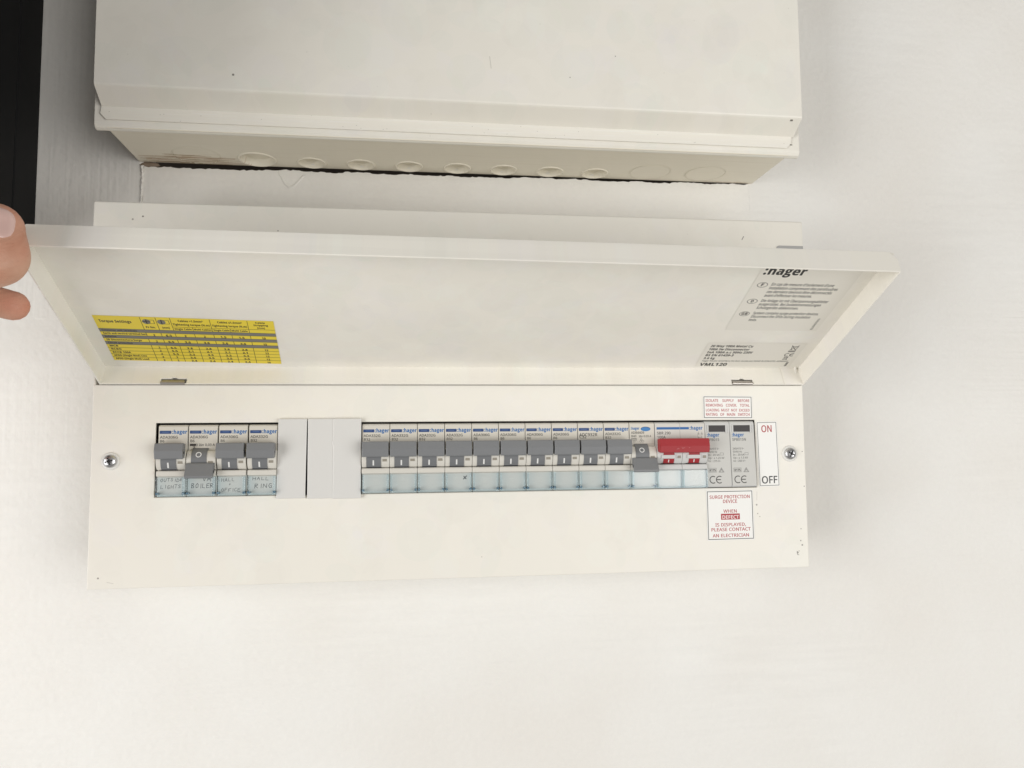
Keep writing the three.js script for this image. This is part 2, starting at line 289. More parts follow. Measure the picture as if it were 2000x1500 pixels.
  const open = (g) => {                                                    // geometry arrives as x, y = u, z = -v in metres
    const p = g.attributes.position;
    for (let i = 0; i < p.count; i++) {
      const x = p.getX(i), uu = p.getY(i), v = -p.getZ(i), th = TH + TW * (x / MM - 190) / 230;
      p.setXYZ(i, x, HY * MM - uu * Math.cos(th) + v * Math.sin(th), HZ * MM + uu * Math.sin(th) + v * Math.cos(th));
    }
    g.computeVertexNormals(); return g;
  };
  const lidTex = paintedSheet(1600, 480, null);
  const lm = new THREE.MeshStandardMaterial({ map: lidTex, roughness: 0.38, bumpMap: peelTex, bumpScale: 0.00002 });
  const seg = (x0, x1, y0, y1, z0, z1, nx, ny) => { const g = new THREE.BoxGeometry(x1 - x0, y1 - y0, z1 - z0, nx, ny, 1); g.translate((x0 + x1) / 2, (y0 + y1) / 2, (z0 + z1) / 2); return mm(g).toNonIndexed(); };
  const lidUV = (g) => { planarUV(g, 0, 1, LX0 - 3, LX1 + 3, -2, L + 3); return open(g); };
  const lid = part('lid', lidUV(seg(LX0, LX1, 0, L, -T, -T + 1.1, 48, 12)), lm, u, 'raised lid seen from inside');
  part('side_flange', lidUV(bx(LX0, LX0 + 1.1, 0.2, L - 0.2, -T + 0.4, 0, 0.35)), lm, lid);
  part('side_flange', lidUV(bx(LX1 - 1.1, LX1, 0.2, L - 0.2, -T + 0.4, 0, 0.35)), lm, lid);
  // hinge flange with two slots: outline in x, v
  const slot = (x0, x1) => [[x0, -3.9], [x0, -0.6], [x1, -0.6], [x1, -3.9], [x1 - 5.5, -3.9], [x1 - 6.5, -4.7], [x1 - 8.5, -4.7], [x1 - 9.5, -3.9]];
  const hf = plateXY(rect(LX0, LX1, -T + 0.4, 0), 0, 1.1, 0.3, [slot(-1.2, 14.2), slot(373.4, 388.6)]); hf.rotateX(-Math.PI / 2);
  { const p = hf.attributes.position; for (let i = 0; i < p.count; i++) { const y = p.getY(i), z = p.getZ(i); p.setY(i, y); p.setZ(i, -z); } }
  const idx = hf.index; if (!idx) { for (const k of Object.keys(hf.attributes)) { const a = hf.attributes[k], n = a.itemSize, d = a.array; for (let t = 0; t < a.count; t += 3) for (let q = 0; q < n; q++) { const s = d[(t + 1) * n + q]; d[(t + 1) * n + q] = d[(t + 2) * n + q]; d[(t + 2) * n + q] = s; } } }
  part('hinge_flange', lidUV(hf), lm, lid);
  const of = plateXY([[LX0 - 0.6, -T * 0.62], [LX0 + 3.2, -T], [LX1 - 3.2, -T], [LX1 + 0.6, -T * 0.62], [LX1 - 0.6, 0], [LX0 + 0.6, 0]], 0, 1.1, 0.3);
  { const p = of.attributes.position, d = p.array; for (let i = 0; i < p.count; i++) { const v = p.getY(i), h = p.getZ(i); p.setY(i, L * MM - 0.2 * MM + h); p.setZ(i, v); }
    for (const k of Object.keys(of.attributes)) { const a = of.attributes[k], n = a.itemSize, e = a.array; for (let t = 0; t < a.count; t += 3) for (let q = 0; q < n; q++) { const s = e[(t + 1) * n + q]; e[(t + 1) * n + q] = e[(t + 2) * n + q]; e[(t + 2) * n + q] = s; } } }
  part('outer_flange', lidUV(of), lm, lid);
  for (const x0 of [-1.2, 373.4]) {
    const roll = new THREE.CylinderGeometry(1.25, 1.25, 14.4, 16); roll.rotateZ(Math.PI / 2); roll.translate(x0 + 7.4, 0.6, -0.9); mm(roll);
    const tongue = bx(x0 + 0.6, x0 + 14, -0.2, 0.7, -3.1, -1.2, 0.2);
    part('hinge_clip', [open(roll), open(tongue)], clipMetal, lid);
  }
  const lidSticker = (name, label, w, h, cx, cu, turn, ppm, rough, draw) => {
    const t = canvasTex(Math.round(w * ppm), Math.round(h * ppm), (c) => { c.scale(ppm, ppm); draw(c, w, h); });
    const g = new THREE.PlaneGeometry(w, h, 12, 8); g.rotateZ(turn); g.translate(cx, cu, -T + 1.25); mm(g); open(g);
    part(name, g, new THREE.MeshStandardMaterial({ map: t, roughness: rough }), lid, label);
  };
  lidSticker('torque_sticker', 'yellow torque settings table', 100.4, 45.6, 22.4, 29.2, -0.036, 16, 0.4, (c, w, h) => {
    const Y = '#e6cf3c', K = '#1c1a12', G = '#77766f'; c.fillStyle = Y; c.fillRect(0, 0, w, h);
    const col = [0, 25.5, 34, 42, 53, 64, 74.5, 85, 96, w]; col[8] = 85; const cols = [25.5, 34, 42, 53, 64, 74.5, 85.2];
    const T = (s, x0, x1, b, z, o = {}) => fitText(c, s, x0, x1, b, z, { color: K, ...o });
    T('Torque Settings', 2.3, 20, 6.6, 3.4, { weight: 'bold' });
    const drawBar = (y) => { c.fillStyle = G; c.fillRect(0, y, w, 3); };
    drawBar(12.6); drawBar(19); drawBar(25.4);
    c.strokeStyle = K; c.lineWidth = 0.28; const line = (x0, y0, x1, y1) => { c.beginPath(); c.moveTo(x0, y0); c.lineTo(x1, y1); c.stroke(); };
    for (const y of [12.6, 15.6, 19, 22, 25.4, 28.4, 31.8, 35.2, 38.6, 42]) line(0, y, w, y);
    for (const x of [25.5, 34, 42]) line(x, 0.4, x, 12.6);
    for (const x of [64, 85.2]) line(x, 0.4, x, 12.6); line(42, 9, w, 9); line(53, 9, 53, 12.6); line(74.5, 9, 74.5, 12.6);
    for (const x of cols) for (const [a, b] of [[15.6, 19], [22, 25.4], [28.4, h]]) line(x, a, x, b);
    for (const [x, plus] of [[28.4, 1], [36.7, 0]]) { c.fillStyle = G; c.beginPath(); c.arc(x, 4.6, 2.3, 0, 7); c.fill(); c.strokeRect(x, 2.9, 4.2, 3.4); c.lineWidth = 0.6; line(x, 2.4, x, 6.8); if (plus) line(x - 2.2, 4.6, x + 2.2, 4.6); c.lineWidth = 0.28; }
    T('Pz No.', 26.8, 32.4, 11.2, 2.5, { weight: 'bold' }); T('[mm]', 36, 40.2, 11.2, 2.5, { weight: 'bold' });
    T('Cables >1.5mm²', 46, 60, 4.2, 2.6, { weight: 'bold' }); T('Tightening torque (N.m)', 42.6, 63.4, 7.8, 2.6, { weight: 'bold' }); T('Cables ≤1.5mm²', 68, 82, 4.2, 2.6, { weight: 'bold' }); T('Tightening torque (N.m)', 64.6, 84.6, 7.8, 2.6, { weight: 'bold' });
    T('Single Cable', 42.7, 52.4, 11.7, 2.2, { weight: 'bold' }); T('Multi Cables', 53.4, 63.6, 11.7, 2.2, { weight: 'bold' }); T('Single Cable', 64.6, 74, 11.7, 2.2, { weight: 'bold' }); T('Multi Cable', 75, 84.4, 11.7, 2.2, { weight: 'bold' });
    T('Cable', 89.6, 95.4, 3, 2.2, { weight: 'bold' }); T('Stripping', 88.4, 96.8, 5.5, 2.2, { weight: 'bold' }); T('[mm]', 90.2, 94.8, 8, 2.1, { weight: 'bold' });
    T('Consumer unit terminals', 1.4, 21, 15.1, 2.4, { weight: 'bold' }); T('Isolation', 1.4, 8, 21.5, 2.4, { weight: 'bold' }); T('Circuit protection', 1.4, 15.4, 27.9, 2.4, { weight: 'bold' });
    const rows = [['Earth and neutral terminal bars', 18.4, 24.5, ['2', '6.5', '2', '2', '1.5', '1.5', '10']], ['SB Disconnectors/Surge', 24.8, 20, ['2', '6.5', '3.6', '3.6', '3.6', '3.6', '15']], ['MCB', 31.2, 5, ['2', '6.5', '2.8', '2.8', '2.8', '2.8', '13']], ['RCBO', 34.6, 6, ['2', '5.5', '2.1', '2.1', '2.1', '2.1', '13']], ['RCCB 100A', 38, 10.5, ['2', '5.5', '3.3', '3.3', '3.3', '3.3', '13']], ['AFDD (Single Mod) Line', 41.4, 19, ['2', '2', '3.5', '3.5', '3.5', '3.5', '12']], ['AFDD (Single Mod) Load', 44.9, 19.5, ['2', '2', '2.4', '2.4', '2.4', '2.4', '10']]];
    const edge = [...cols, w];
    for (const [s, b, tw, vals] of rows) { T(s, 1.4, 1.4 + tw, b, 2.5, { weight: 'bold' }); vals.forEach((v, i) => centred(c, v, (edge[i] + edge[i + 1]) / 2, b, 2.7, v.length * 1.15, { color: K, weight: 'bold' })); }
  });
  const FILM = '#e3dfd5', K = '#1d1d1d';
  lidSticker('surge_notice', 'clear film sticker with black notices in three languages', 62, 66, 385, 80.5, 0, 24, 0.45, (c, w, h) => {
    c.fillStyle = FILM; c.fillRect(0, 0, w, h); const top = 112, x = (a) => a - 354, y = (uu) => top - uu;
    fitText(c, ':hager', x(356), x(382), y(102.6), 9.4, { weight: 'bold', color: K });
    const oval = (ch, uu) => { c.strokeStyle = K; c.lineWidth = 0.35; c.beginPath(); c.ellipse(x(360.2), y(uu), 3.1, 2.2, 0, 0, 7); c.stroke(); centred(c, ch, x(360.2), y(uu) + 1.25, 3.4, ch.length * 2.1, { weight: 'bold', color: K }); };
    oval('F', 92.6); oval('D', 76.6); oval('GB', 63.7);
    const tx = (s, a, b, uu) => fitText(c, s, x(a), x(b), y(uu), 3.5, { color: K });
    tx("En cas de mesure d'isolement d'une", 365.5, 405, 92); tx('installation comprenant des parafoudres', 365.5, 409, 88.4); tx('ces derniers devront être déconnectés', 365.5, 407, 84.8); tx("avant d'effectuer les mesures.", 365.5, 396, 81.2);
    tx('Die Anlage ist mit Überspannungsableiter', 365.5, 409, 76); tx('ausgerüstet. Bei Isolationsmessungen', 365.5, 406, 72.4); tx('Schutzgeräte abklemmen.', 365.5, 393, 68.8);
    tx('System contains surge protection devices.', 365.5, 409, 63.2); tx('Disconnect the SPDs during insulation', 365.5, 405, 59.6); tx('tests.', 365.5, 371, 56);
    c.save(); c.translate(x(412.4), y(47.4)); c.rotate(-Math.PI / 2); fitText(c, '6LL004270A b', 0, 12.5, 0, 2.2, { color: K }); c.restore();
  });
  lidSticker('rating_sticker', 'clear film rating sticker beside the hinge', 69, 29.4, 382.5, 18.2, 0, 24, 0.45, (c, w, h) => {
    c.fillStyle = FILM; c.fillRect(0, 0, w, h); const tx = (s, a, b, y, z = 3.3, o = {}) => fitText(c, s, a, b, y, z, { color: K, ...o });
    tx('20 Way 100A Metal Cu', 3, 32.6, 5.6, 3.5, { weight: 'bold' }); tx('100A Sw Disconnector', 3, 31.4, 9.4, 3.5, { weight: 'bold' }); tx('InA 100A a.c 50Hz 230V', 3, 35, 13, 3.4, { weight: 'bold' }); tx('BS EN 61439-3', 3, 23, 16.6, 3.4, { weight: 'bold' }); tx('3.6 kg', 3, 11, 20.2, 3.3, { weight: 'bold' });
    tx('Hager Electro GmbH&Co KG Zum Gunterstal 66440 BLIESKASTEL-GERMANY', 3, 65, 23, 2.1); tx('VML120', 3, 22.4, 28.2, 5.0, { weight: 'bold' });
    c.strokeStyle = K; c.lineWidth = 0.45; c.beginPath(); c.moveTo(59.4, 2.5); c.lineTo(64.6, 9); c.moveTo(64.6, 2.5); c.lineTo(59.4, 9); c.moveTo(60, 4); c.lineTo(64.4, 4); c.lineTo(63.6, 8.4); c.lineTo(60.8, 8.4); c.closePath(); c.stroke(); c.fillStyle = K; c.fillRect(59.6, 9.6, 5, 1);
    for (const [cx, e] of [[60.6, 0], [64.2, 1]]) { c.lineWidth = 0.55; c.beginPath(); c.arc(cx, 14, 1.6, 0.9, 5.4); c.stroke(); if (e) { c.beginPath(); c.moveTo(cx - 1.5, 14); c.lineTo(cx + 0.8, 14); c.stroke(); } }
    tx('UK', 59.6, 63, 18.6, 2.6, { weight: 'bold' }); tx('CA', 59.6, 63, 20.8, 2.6, { weight: 'bold' });
    c.save(); c.translate(66.2, 28.6); c.rotate(-Math.PI / 2); tx('0086', 0, 5.2, 0, 2.3, { weight: 'bold' }); c.restore();
  });
}

// ---------------------------------------------------------------- breakers
const BODY = '#d3cec3', BLUE = '#1f5f9f', NAVY = '#2b4677', TXT = '#45433f';
const BW = 17.7;
function printTex(model, rating, line3, style) {
  return canvasTex(288, 264, (c) => {                                      // 17.2 x 15.8 mm
    c.scale(288 / 17.2, 264 / 15.8); c.fillStyle = BODY; c.fillRect(0, 0, 18, 16);
    if (style === 'oval') {
      fitText(c, ':hager', 0.7, 6.9, 4.3, 2.5, { weight: 'bold', color: BLUE }); c.fillStyle = '#3a7ab6'; c.beginPath(); c.ellipse(11.2, 3.6, 3.4, 1.45, 0, 0, 7); c.fill(); c.strokeStyle = '#16304f'; c.lineWidth = 0.25; c.beginPath(); c.ellipse(11.2, 3.6, 3.4, 1.45, 0, 3.3, 6.1); c.stroke();
      fitText(c, model, 1, 10.2, 6.9, 2.3, { color: TXT }); fitText(c, rating, 1, 4.7, 8.7, 1.9, { color: TXT }); fitText(c, 'IΔn 0.03 A', 6.3, 15, 8.7, 1.8, { color: TXT });
      c.strokeStyle = TXT; c.lineWidth = 0.15; c.strokeRect(1.1, 9.6, 3.6, 1.6); fitText(c, '6000', 1.3, 4.5, 10.9, 1.3, { color: TXT }); c.strokeRect(2.2, 11.5, 1.4, 0.9); c.beginPath(); c.moveTo(8, 9.6); c.lineTo(8.7, 10.9); c.lineTo(7.3, 10.9); c.closePath(); c.stroke(); c.beginPath(); c.arc(7.6, 11.8, 0.7, 0, 7); c.moveTo(9.8, 11.8); c.arc(9.1, 11.8, 0.7, 0, 7); c.stroke();
      c.fillStyle = '#a9a398'; c.fillRect(0, 13.2, 18, 0.22);
      return;
    }
    c.fillStyle = NAVY; c.beginPath(); c.roundRect ? c.roundRect(0.5, 2.6, 7.1, 1.95, 0.4) : c.rect(0.5, 2.6, 7.1, 1.95); c.fill();
    c.fillStyle = 'rgba(150,170,205,.35)'; c.fillRect(2, 3.3, 4, 0.5);
    fitText(c, ':hager', 7.9, 17, 4.6, 3.3, { weight: 'bold', color: BLUE });
    fitText(c, model, 0.8, style === 'big' ? 13.2 : 11.6, 7.6, style === 'big' ? 2.7 : 2.3, { color: TXT }); fitText(c, rating, 0.8, 0.8 + rating.length * (style === 'big' ? 1.65 : 1.4), 9.9, style === 'big' ? 2.6 : 2.2, { color: TXT });
    fitText(c, line3, 0.8, 15.8, 12.3, 2.1, { color: '#3f3d3a' }); c.fillStyle = '#3f3d3a'; c.fillRect(0.8, 10.9, 3.6, 1.2); fitText(c, '3  ⌁', 2.4, 7, 14.1, 1.6, { color: TXT });
  });
}
const printMats = {};
function printMat(model, rating, style) { const k = model + rating; return printMats[k] ??= new THREE.MeshStandardMaterial({ map: printTex(model, rating, '6000 IΔn 0,03 A', style), roughness: 0.45 }); }

// handwriting: pen strokes on the label inserts, letters in a 1 x 1 box
const GLYPH = {
  A: [[[0, 0], [0.45, 1], [0.95, 0]], [[0.2, 0.4], [0.8, 0.42]]], B: [[[0, 0], [0.05, 1], [0.7, 0.9], [0.7, 0.6], [0.1, 0.52], [0.85, 0.35], [0.7, 0.02], [0, 0]]], C: [[[0.9, 0.85], [0.4, 1], [0.05, 0.5], [0.35, 0.02], [0.95, 0.15]]],
  D: [[[0, 0], [0.1, 1], [0.75, 0.8], [0.9, 0.4], [0.5, 0], [0, 0]]], E: [[[0.9, 1], [0.1, 0.9], [0.05, 0], [0.9, 0.05]], [[0.1, 0.5], [0.7, 0.52]]], F: [[[0.1, 0], [0.1, 0.95], [0.95, 1]], [[0.1, 0.5], [0.7, 0.55]]],
  G: [[[0.9, 0.85], [0.4, 1], [0.05, 0.5], [0.35, 0], [0.9, 0.1], [0.9, 0.45], [0.5, 0.45]]], H: [[[0.05, 0], [0.1, 1]], [[0.1, 0.5], [0.85, 0.55]], [[0.85, 0], [0.9, 1]]], I: [[[0.5, 0], [0.5, 1]]], L: [[[0.15, 1], [0.1, 0.05], [0.85, 0.05]]],
  M: [[[0, 0], [0.15, 1], [0.5, 0.4], [0.8, 1], [1, 0]]], N: [[[0, 0], [0.1, 0.95], [0.85, 0.05], [0.9, 1]]], O: [[[0.5, 1], [0.08, 0.6], [0.3, 0.05], [0.85, 0.2], [0.9, 0.8], [0.5, 1]]], R: [[[0.05, 0], [0.1, 0.95], [0.75, 0.9], [0.75, 0.55], [0.1, 0.5], [0.9, 0]]],
  S: [[[0.85, 0.9], [0.3, 1], [0.15, 0.65], [0.8, 0.4], [0.6, 0], [0.05, 0.1]]], T: [[[0, 0.95], [1, 1]], [[0.5, 0.97], [0.45, 0]]], U: [[[0.05, 1], [0.1, 0.2], [0.5, 0], [0.9, 0.3], [0.92, 1]]], V: [[[0, 1], [0.4, 0], [0.9, 1]]], '+': [[[0.5, 0.8], [0.5, 0.2]], [[0.2, 0.5], [0.8, 0.55]]], X: [[[0, 0], [0.95, 1]], [[0.05, 0.95], [0.9, 0.05]]],
};
function insertTex(lines, smudge) {                                       // lines: text, x0, base y from top, letter width, letter height (mm), pen
  return canvasTex(288, 200, (c) => {
    c.scale(288 / 16.4, 200 / 11.4); c.fillStyle = '#cccfcb'; c.fillRect(0, 0, 17, 12);
    for (let k = 0; k < 30; k++) { c.fillStyle = `rgba(${rnd() < 0.5 ? '220,225,222' : '175,182,180'},.12)`; c.fillRect(range(0, 16), range(0, 11), range(1, 6), range(0.1, 0.5)); }
    if (smudge) for (let k = 0; k < smudge; k++) { c.strokeStyle = 'rgba(232,236,232,.5)'; c.lineWidth = range(0.1, 0.35); const x = range(3, 13), y = range(3, 9); c.beginPath(); c.moveTo(x, y); c.lineTo(x + range(-1, 2.5), y + range(-1, 1)); c.stroke(); }
    c.strokeStyle = '#3f464a'; c.lineCap = c.lineJoin = 'round';
    for (const [s, x0, base, lw, lh, pen = 0.3] of lines) { let x = x0; c.lineWidth = pen; for (const ch of s) { const jy = range(-0.25, 0.25); if (ch !== ' ') for (const st of GLYPH[ch]) { c.beginPath(); st.forEach(([a, b], i) => { const px = x + a * lw * 0.82 + range(-0.14, 0.14) + b * 0.15, py = base + jy - b * lh + range(-0.12, 0.12); i ? c.lineTo(px, py) : c.moveTo(px, py); }); c.stroke(); } x += lw * (ch === 'I' ? 0.8 : 1.05); } }
  });
}
const arc = (cy, cz, r, y0, y1, n) => { const o = []; for (let i = 0; i <= n; i++) { const y = y0 + (y1 - y0) * i / n; o.push([y, cz + Math.sqrt(Math.max(0, r * r - (y - cy) * (y - cy)))]); } return o; };
const BODY_PROFILE = [[0.4, -47], [44.8, -47], [44.9, -2.5], [44.6, -0.7], [43.7, 0.3], [29.6, 0.6], [28.8, 1.0], ...arc(22.8, -3.4, 8.3, 28.3, 17, 12), [16.8, 0.2], [16.5, 0.2], [16.35, 3.0], [15.8, 3.5], [13.2, 3.7], [12.9, 3.3], [12.7, 0.8], [0.4, 0.8]];
const LEVER_ON = [[33.1, 3.2], [33.4, 8.4], [32.9, 9.0], [28.6, 10.0], [24.2, 9.0], [23.6, 8.2], [24.4, 3.6]];
const LEVER_OFF = [[21, 4.4], [20.9, 6.4], [20.3, 6.9], [13.2, 10.4], [12.2, 10.4], [11.6, 9.2], [12.0, 8.2], [16.6, 4.6]];
const shapes = {
  body: profile(BODY_PROFILE, 0.12, BW - 0.12, 0.35), on: profile(LEVER_ON, 0.45, BW - 0.55, 0.35), off: profile(LEVER_OFF, 0.45, BW - 0.5, 0.35),
  drum: (() => { const g = new THREE.CylinderGeometry(8.6, 8.6, 9.2, 48); g.rotateZ(Math.PI / 2); g.translate(7.7, 22.8, -3.4); return mm(g); })(),
  window: bx(13.2, 16, 20.6, 22.2, 3, 5.0, 0.1),
  markI: (() => { const g = new THREE.BoxGeometry(0.95, 3.5, 0.3); g.translate(0, 0, 8.55); g.rotateX(0.36); g.translate(7.5, 22.8, -3.4); return mm(g); })(),
  markO: (() => { const g = new THREE.TorusGeometry(1.5, 0.3, 8, 28); g.scale(1, 1, 0.5); g.translate(0, 0, 8.55); g.rotateX(-0.4); g.translate(7.4, 22.8, -3.4); return mm(g); })(),
  pin: (() => { const a = new THREE.CylinderGeometry(0.9, 0.9, BW - 0.85, 14); a.rotateZ(Math.PI / 2); a.translate(BW / 2 - 0.05, 27.4, 6.6); return mm(a); })(),
  pinOff: (() => { const a = new THREE.CylinderGeometry(0.9, 0.9, BW - 0.8, 14); a.rotateZ(Math.PI / 2); a.translate(BW / 2, 15.6, 7); return mm(a); })(),
  slit: bx(3.0, 12.4, 16.55, 17.1, 0.4, 3.15, 0),
  insert: (() => { const g = new THREE.PlaneGeometry(16.4, 11.4); g.translate(BW / 2, 6.6, 1.2); return mm(g); })(),
  print: (() => { const g = new THREE.PlaneGeometry(17.1, 14.2); g.translate(BW / 2, 36.7, 0.78); const p = g.attributes.position; for (let i = 0; i < 4; i++) p.setZ(i, p.getY(i) > 36 ? 0.5 : 0.8); const uv = g.attributes.uv; for (let i = 0; i < 4; i++) uv.setY(i, p.getY(i) > 36 ? 1 : 1.6 / 15.8); return mm(g); })(),
  pane: bx(0.7, BW - 0.7, 1.6, 12.3, 4.0, 4.6, 0.15),
  rim: merge([bx(0.35, 1.75, 0.4, 12.4, 0.9, 4.9, 0.35), bx(BW - 1.75, BW - 0.35, 0.4, 12.4, 0.9, 4.9, 0.35), bx(1.8, BW - 1.8, 0.4, 1.9, 0.9, 4.9, 0.35)]),
  peg: merge([bx(0.3, 1.9, 1.6, 3.0, 0.9, 4.5, 0.3), bx(BW - 1.9, BW - 0.3, 1.6, 3.0, 0.9, 4.5, 0.3)]),
};
function breaker(x, label, { model, rating, style, off, insert, group }) {
  const t = thing('circuit_breaker', label, 'circuit breaker', [x, 0, 0.4], group);
  part('body', shapes.body, plasticBody, t);
  part('printed_face', shapes.print, printMat(model, rating, style), t);
  const d = part('drum', shapes.drum, drumGrey, t); part('mark', off ? shapes.markO : shapes.markI, markWhite, d);
  const l = part('lever', off ? shapes.off : shapes.on, leverGrey, t); part('pin_hole', off ? shapes.pinOff : shapes.pin, black, l);
  part('slit', shapes.slit, black, t); part('indicator_window', shapes.window, indicatorTan, t);
  const h = part('label_holder', shapes.rim, clearRim, t); part('pane', shapes.pane, clearPane, h); part('peg', shapes.peg, pegBlue, h);
  part('label_insert', shapes.insert, insert ?? insertPlain, h);
  return t;
}
const ins = (lines, smudge = 0) => new THREE.MeshStandardMaterial({ map: insertTex(lines, smudge), roughness: 0.6 });
const plainIns = [ins([], 0), ins([], 8), ins([], 2)];
const b6 = { model: 'ADA306G', rating: 'B6' }, b32 = { model: 'ADA332G', rating: 'B32' };
breaker(-1.9, 'grey lever breaker with OUTSIDE LIGHTS written on its label', { ...b6, insert: ins([['OUTSIDE', 1.4, 2.6, 1.95, 1.9, 0.24], ['LIGHTS', 1.6, 7, 2.1, 2.2, 0.24]]) });
breaker(16.1, 'switched off breaker with BOILER written on its label', { ...b6, off: true, insert: ins([['VM', 8.6, 2.6, 2.6, 2.2, 0.3], ['BOILER', 2, 7, 2.25, 2.8, 0.3]]) });
breaker(34.3, 'grey lever breaker with HALL and OFFICE written on its label', { ...b6, insert: ins([['HALL', 1.6, 3, 2, 1.9, 0.22], ['+', 6.2, 6, 1.6, 1.8, 0.22], ['OFFICE', 1.6, 9.4, 2, 2.0, 0.24]]) });
breaker(52.6, 'grey lever breaker with HALL RING written on its label', { ...b32, insert: ins([['HALL', 2.2, 2.6, 2.5, 1.9, 0.24], ['RING', 3.4, 7.4, 2.9, 2.7, 0.3]]) });
const G = 'breakers in the long row';
const nth = ['first', 'second', 'third', 'fourth', 'fifth', 'sixth', 'seventh', 'eighth'];
[b32, b32, b32, b32, b6, b6, b6, b6].forEach((k, i) => breaker(7 * BW - 0.9 + i * BW, i === 3 ? 'grey lever breaker with a black X mark on its blank label' : `grey lever breaker marked ${k.rating}, ${nth[i]} in the row after the blanking plates`, { ...k, group: G, insert: i === 3 ? ins([['X', 11.4, 3.9, 2.3, 1.9, 0.6]], 2) : plainIns[i === 1 ? 1 : i % 2 ? 2 : 0] }));
breaker(15 * BW - 0.9, 'grey lever breaker marked C32 in larger print', { model: 'ADC932R', rating: 'C32', style: 'big', group: G, insert: plainIns[0] });
breaker(16 * BW - 0.9, 'grey lever breaker marked B32 beside the switched off blue button one', { ...b32, group: G, insert: plainIns[2] });
breaker(17 * BW - 0.9, 'switched off breaker with blue oval button, beside the red main switch', { model: 'ADB4409', rating: 'B40', style: 'oval', off: true, group: G, insert: plainIns[0] });

// red main switch, two modules wide
{
  const W2 = 2 * BW, t = thing('main_switch', 'double width main switch with red lever across it', 'main switch', [18 * BW - 0.9, 0, 0.4]);
  part('body', [profile(BODY_PROFILE, 0.12, BW - 0.08, 0.3), profile(BODY_PROFILE, BW + 0.08, W2 - 0.12, 0.3)], plasticGreyBody, t);
  const tex = canvasTex(576, 240, (c) => {
    c.scale(576 / 35, 240 / 14.2); c.fillStyle = '#cfccc5'; c.fillRect(0, 0, 36, 15); c.fillStyle = '#8d8a84'; c.fillRect(17.45, 0, 0.2, 15);
    c.fillStyle = BLUE; c.fillRect(1.2, 2.4, 22.8, 1.6); fitText(c, ':hager', 24.4, 33.6, 4.2, 3.2, { weight: 'bold', color: BLUE }); c.fillStyle = '#cfccc5'; c.fillRect(17.45, 2.4, 0.15, 1.6);
    fitText(c, 'SBR 290', 1.4, 11, 7.6, 2.5, { color: TXT }); fitText(c, '100A', 1.4, 7.4, 10.4, 2.5, { color: TXT });
    c.strokeStyle = TXT; c.lineWidth = 0.16; for (const x of [30.6, 33]) { c.beginPath(); c.moveTo(x, 5.6); c.lineTo(x, 7.4); c.moveTo(x - 0.8, 7.4); c.lineTo(x + 0.8, 7.4); c.moveTo(x - 0.8, 6.7); c.lineTo(x + 0.8, 6.7); c.moveTo(x - 0.7, 8.2); c.lineTo(x, 9.6); c.lineTo(x, 10.6); c.stroke(); } c.beginPath(); c.moveTo(30, 9.6); c.lineTo(33, 9.6); c.stroke();
  });
  const g = new THREE.PlaneGeometry(W2 - 0.4, 14.2); g.translate(W2 / 2, 36.7, 0.65); { const p = g.attributes.position; for (let i = 0; i < 4; i++) p.setZ(i, p.getY(i) > 36 ? 0.5 : 0.8); } mm(g);
  part('printed_face', g, new THREE.MeshStandardMaterial({ map: tex, roughness: 0.42 }), t);
  for (const x0 of [0, BW]) {
    const dg = new THREE.CylinderGeometry(8.6, 8.6, 7.4, 40); dg.rotateZ(Math.PI / 2); dg.translate(x0 + 8.2, 22.8, -3.4); mm(dg);
    const d = part('drum', dg, leverRed, t); const mk = new THREE.BoxGeometry(0.65, 2.1, 0.3); mk.translate(0, 0, 8.55); mk.rotateX(0.5); mk.translate(x0 + 8.1, 22.8, -3.4); part('mark', mm(mk), markWhite, d);
    part('guard', [profile([[22.6, 3], [22.6, 5.7], [20.6, 5.7], [20.2, 5.2], [20.2, 3]], x0 + 3, x0 + 12.6, 0.25)], plasticGreyBody, t);
    part('indicator_window', bx(x0 + 14.2, x0 + 16.4, 20.4, 22.2, 3, 5.0, 0.1), indicatorTan, t);
    part('slit', bx(x0 + 3.6, x0 + 12.4, 16.55, 17.1, 0.4, 3.15, 0), black, t);
    const h = part('label_holder', [bx(x0 + 0.25, x0 + 1.3, 0.4, 12.4, 0.9, 4.7, 0.35), bx(x0 + BW - 1.3, x0 + BW - 0.25, 0.4, 12.4, 0.9, 4.7, 0.35), bx(x0 + 1.4, x0 + BW - 1.4, 0.4, 1.9, 0.9, 4.7, 0.35)], clearRim, t);
    part('pane', bx(x0 + 0.7, x0 + BW - 0.7, 1.6, 12.3, 4.0, 4.6, 0.15), clearPane, h);
    const ig = new THREE.PlaneGeometry(16.6, 11.4); ig.translate(x0 + BW / 2, 6.6, 1.2); part('label_insert', mm(ig), plainIns[0], h);
  }
  const lv = part('lever', profile([[33.4, 3.6], [33.7, 8.6], [33.1, 9.2], [28.6, 10.2], [24.6, 9.2], [24.2, 8.4], [25, 3.6]], 0.8, W2 - 0.3, 0.4), leverRed, t, 'red lever bar');
  const mg = []; for (let k = 0; k < 7; k++) { const a = new THREE.BoxGeometry(range(0.6, 1.8), 0.22, 0.06); a.rotateZ(range(-0.6, 0.6)); a.translate(13 + range(-2, 9), 27.2 + range(-0.6, 0.6), 9.92); mg.push(mm(a)); }
  part('scuff', mg, std([0.6, 0.2, 0.2], 0.6), lv);
}
